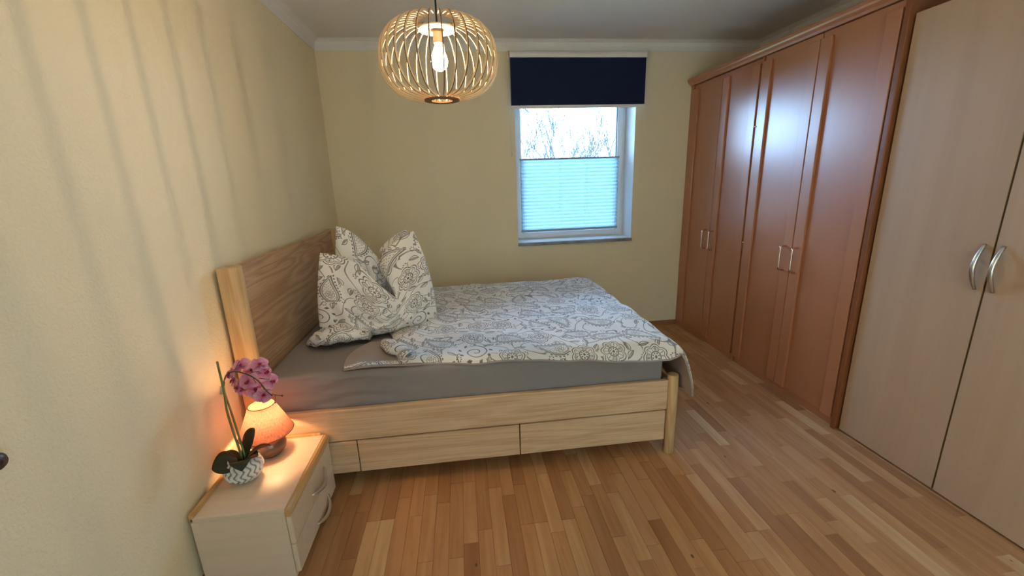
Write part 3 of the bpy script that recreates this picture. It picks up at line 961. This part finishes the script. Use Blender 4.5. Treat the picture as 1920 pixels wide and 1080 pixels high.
# ---- pillows, stood on edge with a deep chop in the top
def pillow(name, label, A, B, top_px, thick, lean, uvo, flapped):
    """A, B: ends of the bottom edge; top_px: (u, v, depth offset) of the top edge"""
    A = np.array(A); B = np.array(B)
    d = (B-A); d /= np.linalg.norm(d); nrm = np.array((d[1], -d[0], 0)); nrm /= np.linalg.norm(nrm)   # towards the camera
    root = tag(empty(name, tuple((A+B)/2)), label, 'pillow', 'paisley pillows against the headboard')
    tp = []
    for u, v, off in top_px:
        dr_ = ray(u, v); P0 = A+nrm*(off-lean)
        tt = ((P0-CAM)@nrm)/(dr_@nrm); tp.append(CAM+tt*dr_)
    nu, nv = 90, 70
    tc = smooth_curve(tp, nu+1)
    V = {}
    for sgn in (1, -1):
        arr = np.zeros((nu+1, nv+1, 3))
        for i in range(nu+1):
            u = i/nu
            bot = A+(B-A)*u
            for j in range(nv+1):
                w = j/nv
                lin = bot+(tc[i]-bot)*w
                # let the fold in the top fade towards the bottom
                k = w**1.25
                flat = bot+np.array((0, 0, (tc[i]-bot)[2]))*w
                p = flat*(1-k)+(bot+(tc[i]-bot)*(w if w > 0 else 0))*k
                e = (max(0, math.sin(PI*u))**.62)*(max(0, 1-abs(2*w-.86)**2.6/1.14**2.6)**.6 if w > .43 else max(0, 1-(1-w/.43)**3.2)**.6)
                wr = .006*math.sin(u*23+w*9)+.005*math.sin(w*21-u*13)+.004*math.sin(u*41+w*17)
                edge = min(1, 6*min(u, 1-u))*min(1, 6*min(w, 1-w))
                bulge = thick*e*(1-.38*w)
                p = p+nrm*sgn*(bulge+.002)+nrm*wr*edge*(1 if sgn > 0 else .4)
                p[2] += .02*e*(1-w)*0
                arr[i, j] = p
        V[sgn] = arr
    v = np.concatenate([V[1].reshape(-1, 3), V[-1].reshape(-1, 3)])
    v[:, 2] = np.maximum(v[:, 2], ZM+.006)
    N = (nu+1)*(nv+1); f = []; uv = []
    for sgn in (0, 1):
        for i in range(nu+1):
            for j in range(nv+1): uv.append((uvo[0]+.74*i/nu, uvo[1]+.62*j/nv+sgn*.7))
    for i in range(nu):
        for j in range(nv):
            a = i*(nv+1)+j
            f.append((a, a+nv+1, a+nv+2, a+1)); f.append((N+a, N+a+1, N+a+nv+2, N+a+nv+1))
    rim = [i*(nv+1) for i in range(nu+1)]+[nu*(nv+1)+j for j in range(1, nv+1)]+[i*(nv+1)+nv for i in range(nu-1, -1, -1)]+[j for j in range(nv-1, 0, -1)]
    for k in range(len(rim)):
        a, b_ = rim[k], rim[(k+1) % len(rim)]
        f.append((a, N+a, N+b_, b_))
    place(link('cushion', v, f, 'print', smooth=True, uvs=uv), root)
    if flapped:      # loose end of the pillowcase, spilling onto the sheet at the headboard side
        fv = []; ff = []; fu = []; a_, b_ = 34, 16
        cen = smooth_curve([(.155, -1.432, .0), (.215, -1.470, .012), (.300, -1.500, .030), (.40, -1.490, .034), (.50, -1.455, .02)], a_+1)
        wd = np.interp(np.linspace(0, 1, a_+1), [0, .1, .3, .6, 1], [.008, .030, .062, .075, .04])
        for i in range(a_+1):
            for k in range(b_):
                an = 2*PI*k/b_
                ru = wd[i]*(1+.10*math.sin(an*3+i*.8)+.06*math.sin(an*5-i*1.3))
                p = cen[i]+np.array((.15*ru*math.cos(an), ru*math.cos(an)*.9, ru*.62*math.sin(an)+wd[i]*.50+ZM+.004))
                p[2] = max(p[2], ZM+.004); fv.append(p); fu.append((i*.011+uvo[0], .02*k+uvo[1]))
        for i in range(a_):
            for k in range(b_):
                x_, y_ = i*b_+k, i*b_+(k+1) % b_
                ff.append((x_, y_, y_+b_, x_+b_))
        ff.append(tuple(range(b_))[::-1]); ff.append(tuple(range(a_*b_, (a_+1)*b_)))
        place(link('case_end', fv, ff, 'print', smooth=True, uvs=fu), root)
    return root
pillow('pillow', 'nearer paisley pillow standing in front with its chopped top, beside the headboard',
       (.235, -1.440, ZM+.004), (.850, -1.250, ZM+.022),
       [(600, 474, .02), (638, 480, .04), (672, 496, .06), (704, 528, .09), (735, 553, .11), (756, 566, .11), (758, 560, .07),
        (738, 536, .01), (712, 508, -.03), (720, 474, -.04), (750, 446, -.02), (775, 433, .0)], .105, .06, (0, 0), True)
pillow('pillow', 'further paisley pillow tucked behind the nearer one against the headboard',
       (.285, -1.235, ZM+.008), (.765, -1.055, ZM+.022),
       [(630, 424, .0), (650, 430, .01), (680, 452, .02), (702, 476, .04), (718, 492, .05), (718, 486, .0), (712, 470, -.03), (724, 454, -.03), (742, 440, -.01), (762, 430, .0)],
       .085, .05, (1.9, 1.3), False)

# ================================================================== nightstand
ns = tag(empty('nightstand', (.18, -2.11, 0)), 'cream two-drawer nightstand with honey wood front edge beside the bed', 'nightstand')
NX, NN, NF, NZ = .356, -2.333, -1.876, .310
c = MB()
c.box(.022, NX-.022, NN, NN+.016, .0, NZ-.018, .001); c.box(.022, NX-.022, NF-.016, NF, .0, NZ-.018, .001)
c.box(.022, NX-.022, NN+.016, NF-.016, .03, .046); c.box(.022, .030, NN+.016, NF-.016, .046, NZ-.018)
c.build('carcass', 'cream', ns)
MB().box(.022, NX-.018, NN-.001, NF+.000, NZ-.018, NZ, .003).build('top', 'cream', ns)
MB().box(.019, .034, NN-.001, NF, NZ-.016, NZ+.014, .003).build('back_ledge', 'honey', ns)
MB().box(.034, NX-.03, NF-.010, NF, NZ-.002, NZ+.012, .003).build('side_ledge', 'honey', ns)
pr = [(NX-.0182, NZ-.002), (NX-.010, NZ-.003), (NX-.002, NZ-.008), (NX+.003, NZ-.018), (NX+.003, NZ-.030), (NX-.002, NZ-.036), (NX-.0182, NZ-.036)]
n = len(pr); v = [(a, y, z) for y in (NN-.001, NF) for a, z in pr]
f = [(k, n+k, n+(k+1) % n, (k+1) % n) for k in range(n)]+[tuple(range(n)), tuple(range(n, 2*n))[::-1]]
place(link('front_edge', v, f, 'honey'), ns)
for z0, z1, hz in ((.150, .272, .205), (.022, .147, .060)):
    d = MB().box(NX-.021, NX-.002, NN+.001, NF-.001, z0, z1, .005).build('drawer_front', 'cream', ns)
    ym = (NN+NF)/2+.045
    pts = [(NX-.003+.026*math.sin(PI*t)**.8, ym+.078*(1-2*t), hz-.018*math.sin(PI*t)+.008*(1-2*t)) for t in np.linspace(0, 1, 17)]
    h = MB().tube(pts, [.0045+.0055*math.sin(PI*t) for t in np.linspace(0, 1, 17)], 10, True, .65).build('handle', 'chrome', None, True)
    h.parent = d
for y in (NN+.012, NF-.012):
    MB().lathe([(.001, 0), (.010, 0), (.012, .006), (.012, .022), (.001, .022)], (NX-.030, y+ (.012 if y < -2.1 else -.012), 0), 14).build('foot', 'chrome', ns, True)

# ================================================================== table lamp
LX, LY = .150, -1.985
tl = tag(empty('table_lamp', (LX, LY, NZ)), 'small lit table lamp with terracotta shade on the nightstand', 'lamp')
MB().lathe([(.001, .0005), (.040, .0005), (.046, .004), (.062, .022), (.068, .044), (.063, .068), (.046, .086), (.026, .092), (.014, .097), (.001, .098)], (LX, LY, NZ), 40).build('base', 'bronze', tl, True)
MB().lathe([(.010, .090), (.010, .128), (.014, .130), (.014, .150), (.001, .150)], (LX, LY, NZ), 16).build('bulb_socket', 'socket', tl, True)
MB().lathe([(.012, .150), (.014, .156), (.021, .172), (.022, .186), (.016, .200), (.004, .207), (.0005, .2075)], (LX, LY, NZ), 18).build('bulb', 'lamp_bulb', tl, True)
sh0, sh1, rs0, rs1 = .106, .234, .104, .050
sp = [(rs0+(rs1-rs0)*t, sh0+(sh1-sh0)*t) for t in np.linspace(0, 1, 8)]
lshade = MB().lathe(sp, (LX, LY, NZ), 48).build('shade', 'shade', tl, True, uv=True)
for r_, z_ in ((rs0, sh0), (rs1, sh1)):
    q = MB().tube([(LX+r_*math.cos(a), LY+r_*math.sin(a), NZ+z_) for a in np.linspace(0, 2*PI, 49)], .0016, 6, False).build('rim', 'shade')
    q.parent = lshade
sp_ = MB()
for k in range(3):
    a = 2*PI*k/3+.4
    sp_.tube([(LX+.012*math.cos(a), LY+.012*math.sin(a), NZ+.146), (LX+rs0*.72*math.cos(a), LY+rs0*.72*math.sin(a), NZ+.150)], .0012, 5)
sp_.build('shade_carrier', 'brass', tl)
l = bpy.data.lights.new('table_lamp_light', 'POINT'); l.energy = 2.6; l.color = (1.0, .58, .28); l.shadow_soft_size = .022
lo = bpy.data.objects.new('table_lamp_light', l); COL.objects.link(lo); lo.location = (LX, LY, NZ+.180); place(lo, tl); lo.location = (LX, LY, NZ+.180)

# ================================================================== pendant lamp
PX_, PY_, PZ_ = .990, -2.10, 1.822
pl = tag(empty('pendant_lamp', (PX_, PY_, PZ_)), 'lit pendant lamp with a cage of curved plywood ribs hanging from the ceiling', 'lamp')
NR = 32; RO, RH, RI, RW, TH = .200, .122, .046, .0072, .0032
prof_o = []; prof_i = []
for t in np.linspace(-1, 1, 27):
    a = t*PI/2*.985
    ro = .040+(RO-.040)*abs(math.cos(a))**.66
    zo = RH*math.sin(a)*1.0
    prof_o.append((ro, zo))
# inward offset for the inner rim of each rib
po = np.array(prof_o); tg = np.gradient(po, axis=0); tg /= np.linalg.norm(tg, axis=1, keepdims=True)
pi_ = po+np.stack([-tg[:, 1], tg[:, 0]], 1)*RW
pi_[:, 0] = np.maximum(pi_[:, 0], .024)
def rib_mesh():
    n = len(po); v = []; f = []
    for sgn in (-1, 1):
        for (r, z) in po: v.append((r, sgn*TH/2, z))
        for (r, z) in pi_: v.append((r, sgn*TH/2, z))
    for k in range(n-1):
        f.append((k, k+1, n+k+1, n+k)); f.append((2*n+k, 3*n+k, 3*n+k+1, 2*n+k+1))      # flat sides
    ns_ = len(f)
    for k in range(n-1):
        f.append((k, 2*n+k, 2*n+k+1, k+1)); f.append((n+k, n+k+1, 3*n+k+1, 3*n+k))      # outer and inner edge
    f.append((0, n, 3*n, 2*n)); f.append((n-1, 3*n-1, 4*n-1, 2*n-1))
    me = bpy.data.meshes.new('rib'); me.from_pydata(v, [], f)
    me.materials.append(M['ply']); me.materials.append(M['ply_edge'])
    mi = [0]*ns_+[1]*(len(f)-ns_)
    for k in range(n-1): mi[ns_+2*k+1] = 0
    me.polygons.foreach_set('material_index', mi)
    return me
rm = rib_mesh()
for k in range(NR):
    o = bpy.data.objects.new('rib', rm); COL.objects.link(o); o.parent = pl
    o.rotation_euler = (0, 0, 2*PI*(k+.5)/NR)
def ring(name, r0, r1, z, h, mat):
    MB().lathe([(r0, -h), (r1, -h), (r1, h), (r0, h), (r0, -h)], (PX_, PY_, PZ_+z), 40).build(name, mat, pl)
ring('top_disc', .012, .062, .092, .0022, 'ply')
ring('bottom_ring', .036, .060, -.1255, .0022, 'ply_edge')
MB().lathe([(.001, .1), (.010, .1), (.020, .096), (.021, .088), (.016, .084), (.016, .052), (.014, .05), (.001, .05)], (PX_, PY_, PZ_), 20).build('socket', 'socket', pl, True)
MB().lathe([(.012, .050), (.013, .043), (.018, .030), (.026, .012), (.029, -.004), (.026, -.019), (.016, -.030), (.005, -.034), (.0005, -.0345)], (PX_, PY_, PZ_), 24).build('bulb', 'bulb', pl, True)
MB().tube([(PX_, PY_, PZ_+.095), (PX_+.001, PY_, 2.2), (PX_, PY_, H-.002)], .003, 8).build('cable', 'black', pl, True)
MB().lathe([(.001, 0), (.045, 0), (.048, -.004), (.048, -.022), (.044, -.026), (.001, -.026)][::-1], (PX_, PY_, H-.0005), 28).build('ceiling_rose', 'black', pl, True)
l = bpy.data.lights.new('pendant_light', 'POINT'); l.energy = 7.5; l.color = (1.0, .75, .45); l.shadow_soft_size = .006
lo = bpy.data.objects.new('pendant_light', l); COL.objects.link(lo); place(lo, pl); lo.location = (PX_, PY_, PZ_+.005)

# ================================================================== potted orchid
OX, OY = .118, -2.135
orc = tag(empty('potted_orchid', (OX, OY, NZ)), 'pink moth orchid in a white wave-relief pot on the nightstand', 'plant')
def wavefn(r, z, a):
    if .006 < z < .088 and r > .03:
        k = min(1, (z-.006)/.01, (.088-z)/.008)
        ph = 17*a+1.7*math.sin(z*175)
        return r+k*.0034*(math.sin(ph)-.25*math.sin(2*ph+1.57))
    return r
pp = [(.001, .0008), (.034, .0008), (.038, .003)]
for t in np.linspace(.06, 1, 36): 
    a = -PI*.40+PI*.66*t
    pp.append((.002+.064*math.cos(a*.92), .048+.053*math.sin(a)))
rl = pp[-1][0]
pp += [(rl-.002, .0945), (rl-.006, .092), (rl-.008, .075), (.001, .072)]
pot = MB().lathe(pp, (OX, OY, NZ), 240, wavefn).build('pot', 'pot', orc, True)
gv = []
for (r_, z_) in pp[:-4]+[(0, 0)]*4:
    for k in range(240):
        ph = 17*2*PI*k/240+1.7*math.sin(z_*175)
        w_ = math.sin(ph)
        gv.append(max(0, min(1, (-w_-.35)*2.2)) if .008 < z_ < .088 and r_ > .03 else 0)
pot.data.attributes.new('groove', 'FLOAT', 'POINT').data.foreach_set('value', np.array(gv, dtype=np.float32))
MB().lathe([(.0005, .0765), (.02, .079), (.034, .076), (rl-.008, .0735)], (OX, OY, NZ), 24).build('soil', 'soil', orc, True)
def leafm(base, az, L, Wd, rise, droop, twist=0):
    m = MB(); v = []; f = []
    n, k = 14, 6
    for i in range(n+1):
        t = i/n; w = Wd*(math.sin(PI*min(1, t*.93+.06))**.7)
        r = L*t*(1-.12*t); z = rise*math.sin(t*PI*.55)-droop*t*t
        for j in range(k+1):
            q = (j/k-.5)*2
            x, y, zz = r, q*w, z+.18*w*q*q+twist*q*w
            v.append((base[0]+x*math.cos(az)-y*math.sin(az), base[1]+x*math.sin(az)+y*math.cos(az), base[2]+zz))
    for i in range(n):
        for j in range(k):
            a = i*(k+1)+j; f.append((a, a+1, a+k+2, a+k+1))
    o = link('leaf', v, f, 'leaf', smooth=True)
    md = o.modifiers.new('thickness', 'SOLIDIFY'); md.thickness = .002
    return place(o, orc)
bz = NZ+.078
leafm((OX-.008, OY-.008, bz), math.radians(-152), .098, .043, .020, .012, -.55)
leafm((OX+.000, OY-.010, bz), math.radians(-62), .070, .036, .040, .040)
leafm((OX+.012, OY-.002, bz), math.radians(-8), .060, .028, .030, .012)
leafm((OX+.004, OY+.006, bz), math.radians(60), .070, .030, .085, -.02)
leafm((OX+.008, OY+.006, bz), math.radians(25), .105, .016, .048, .022)
leafm((OX-.004, OY+.006, bz), math.radians(160), .085, .016, .030, .005)
def at(u, v, y):
    d = ray(u, v); t = (y-CAM[1])/d[1]; return CAM+t*d
s0 = np.array((OX+.000, OY+.004, bz)); 
MB().tube(smooth_curve([s0, at(428, 780, -2.10), at(420, 735, -2.09), at(407, 678, -2.08)], 16), .0042, 8).build('stake', 'stem', orc, True)
MB().tube(smooth_curve([s0+np.array((.012, 0, 0)), at(436, 780, -2.085), at(421, 735, -2.078), at(420, 716, -2.075)], 16), .0038, 8).build('stem', 'stem', orc, True)
MB().tube([at(416, 738, -2.085), at(417, 725, -2.085)], .008, 8).build('stake_clip', 'clip', orc, True)
arch = smooth_curve([at(420, 716, -2.075), at(423, 706, -2.09), at(432, 698, -2.11), at(450, 698, -2.13), at(472, 706, -2.14), at(487, 717, -2.145), at(500, 733, -2.14), at(510, 742, -2.13)], 34)
MB().tube(arch, [.0026]*20+[.0020]*14, 7).build('flower_spike', 'twig', orc, True)
tw = MB()
for p in ([(508, 739), (520, 741), (528, 742)], [(516, 741), (517, 752)], [(486, 709), (500, 711), (506, 711)], [(468, 700), (478, 697), (486, 696)], [(440, 695), (446, 682), (449, 678)], [(474, 708), (480, 718)], [(490, 722), (496, 731)]):
    MB().tube([at(u, v_, -2.142) for u, v_ in p], .0012, 5).build('twig', 'twig', orc, True)
for (u, v_, r_) in ((529, 742, .0042), (516.5, 755, .0030)):
    p = at(u, v_, -2.142)
    MB().lathe([(.0003, -r_*1.2), (r_*.7, -r_*.7), (r_, 0), (r_*.7, r_*.7), (.0003, r_*1.2)], p, 12).build('bud', 'bud', orc, True)
# blossoms
def petal_grid(L, Wd, cup, back, notch=0):
    n, k = 9, 6; v = []; f = []; uv = []
    for i in range(n+1):
        t = i/n; w = Wd*(math.sin(PI*min(1, .04+.93*t))**.75)
        for j in range(k+1):
            q = (j/k-.5)*2
            v.append((q*w, L*t*(1-notch*q*q), cup*(q*q)*w+back*L*t*t*1.0+.05*L*math.sin(q*5+t*4)*.25)); uv.append((j/k, t))
    for i in range(n):
        for j in range(k):
            a = i*(k+1)+j; f.append((a, a+1, a+k+2, a+k+1))
    return v, f, uv
def petal_mesh(name, *a, mat='petal'):
    v, f, uv = petal_grid(*a)
    me = bpy.data.meshes.new(name); me.from_pydata(v, [], f); me.materials.append(M[mat])
    ul = me.uv_layers.new(name='UVMap'); idx = [0]*len(me.loops); me.loops.foreach_get('vertex_index', idx)
    ul.data.foreach_set('uv', np.array(uv, dtype=np.float32)[idx].ravel())
    me.polygons.foreach_set('use_smooth', [True]*len(me.polygons))
    return me
pm_wide = petal_mesh('petal', .033, .021, .35, -.22)
pm_sepal = petal_mesh('petal', .032, .0135, .30, -.30)
pm_lip = petal_mesh('lip', .013, .007, 1.2, .5, mat='petal_lip')
def blossom(p, facing, roll, sc):
    z = Vector(facing).normalized(); x = Vector((0, 0, 1)).cross(z).normalized(); y = z.cross(x)
    Rm = Matrix((x, y, z)).transposed().to_4x4() @ Matrix.Rotation(roll, 4, 'Z')
    b_ = MB().lathe([(.0004, -.004), (.0035, -.003), (.004, .003), (.0025, .007), (.0004, .008)], (0, 0, 0), 10).build('blossom', 'petal_lip', None, True)
    b_.parent = orc
    b_.matrix_local = Matrix.Translation(Vector(p)-Vector(orc.location)) @ Rm @ Matrix.Scale(sc, 4)
    for me, ang, dz in ((pm_sepal, 0, -.002), (pm_sepal, 130, -.002), (pm_sepal, -130, -.002), (pm_wide, 72, .001), (pm_wide, -72, .001), (pm_lip, 180, .003)):
        q = bpy.data.objects.new('petal' if me is not pm_lip else 'lip', me); COL.objects.link(q); q.parent = b_
        q.matrix_local = Matrix.Translation((0, 0, dz)) @ Matrix.Rotation(math.radians(ang), 4, 'Z')
bl = [(452, 684, -2.09, (-.1, -.6, .8), .4, 1.0), (437, 712, -2.10, (-.7, -.5, .1), .9, .95), (430, 700, -2.07, (-.6, -.3, .6), 2.1, .8),
      (486, 683, -2.08, (.3, -.5, .8), .1, 1.05), (497, 700, -2.09, (.5, -.5, .6), 1.2, 1.0), (466, 714, -2.12, (-.1, -.9, .5), .2, 1.15),
      (478, 730, -2.11, (.0, -.9, .3), 1.6, 1.1), (508, 715, -2.09, (.7, -.6, .4), .7, 1.0), (493, 742, -2.12, (.4, -.9, .0), 2.6, 1.0),
      (455, 728, -2.09, (-.4, -.8, .2), 1.1, 1.05), (470, 697, -2.08, (.0, -.6, .8), 1.9, 1.0), (445, 728, -2.09, (-.4, -.8, -.2), 2.9, .85),
      (442, 690, -2.08, (-.4, -.4, .8), 2.5, .9)]
for u, v_, yy, fc, ro, sc in bl: blossom(at(u, v_, yy), fc, ro, sc)

# ================================================================== knob cut by the picture's left edge
kb = tag(empty('wall_knob', (0, -2.785, .87)), 'dark brown knob on the left wall at the picture edge', 'knob')
def rot_lathe(prof, c, n=24):
    m = MB(); m.lathe(prof, (0, 0, 0), n)
    m.v = [(c[0]+z, c[1]+x_, c[2]+y_) for x_, y_, z in m.v]
    return m
rot_lathe([(.006, .0005), (.006, .018)], (0, -2.783, .880)).build('shank', 'plug', kb, True)
rot_lathe([(.001, .016), (.012, .017), (.018, .021), (.019, .028), (.014, .034), (.001, .036)], (0, -2.783, .880)).build('knob_head', 'knob', kb, True)
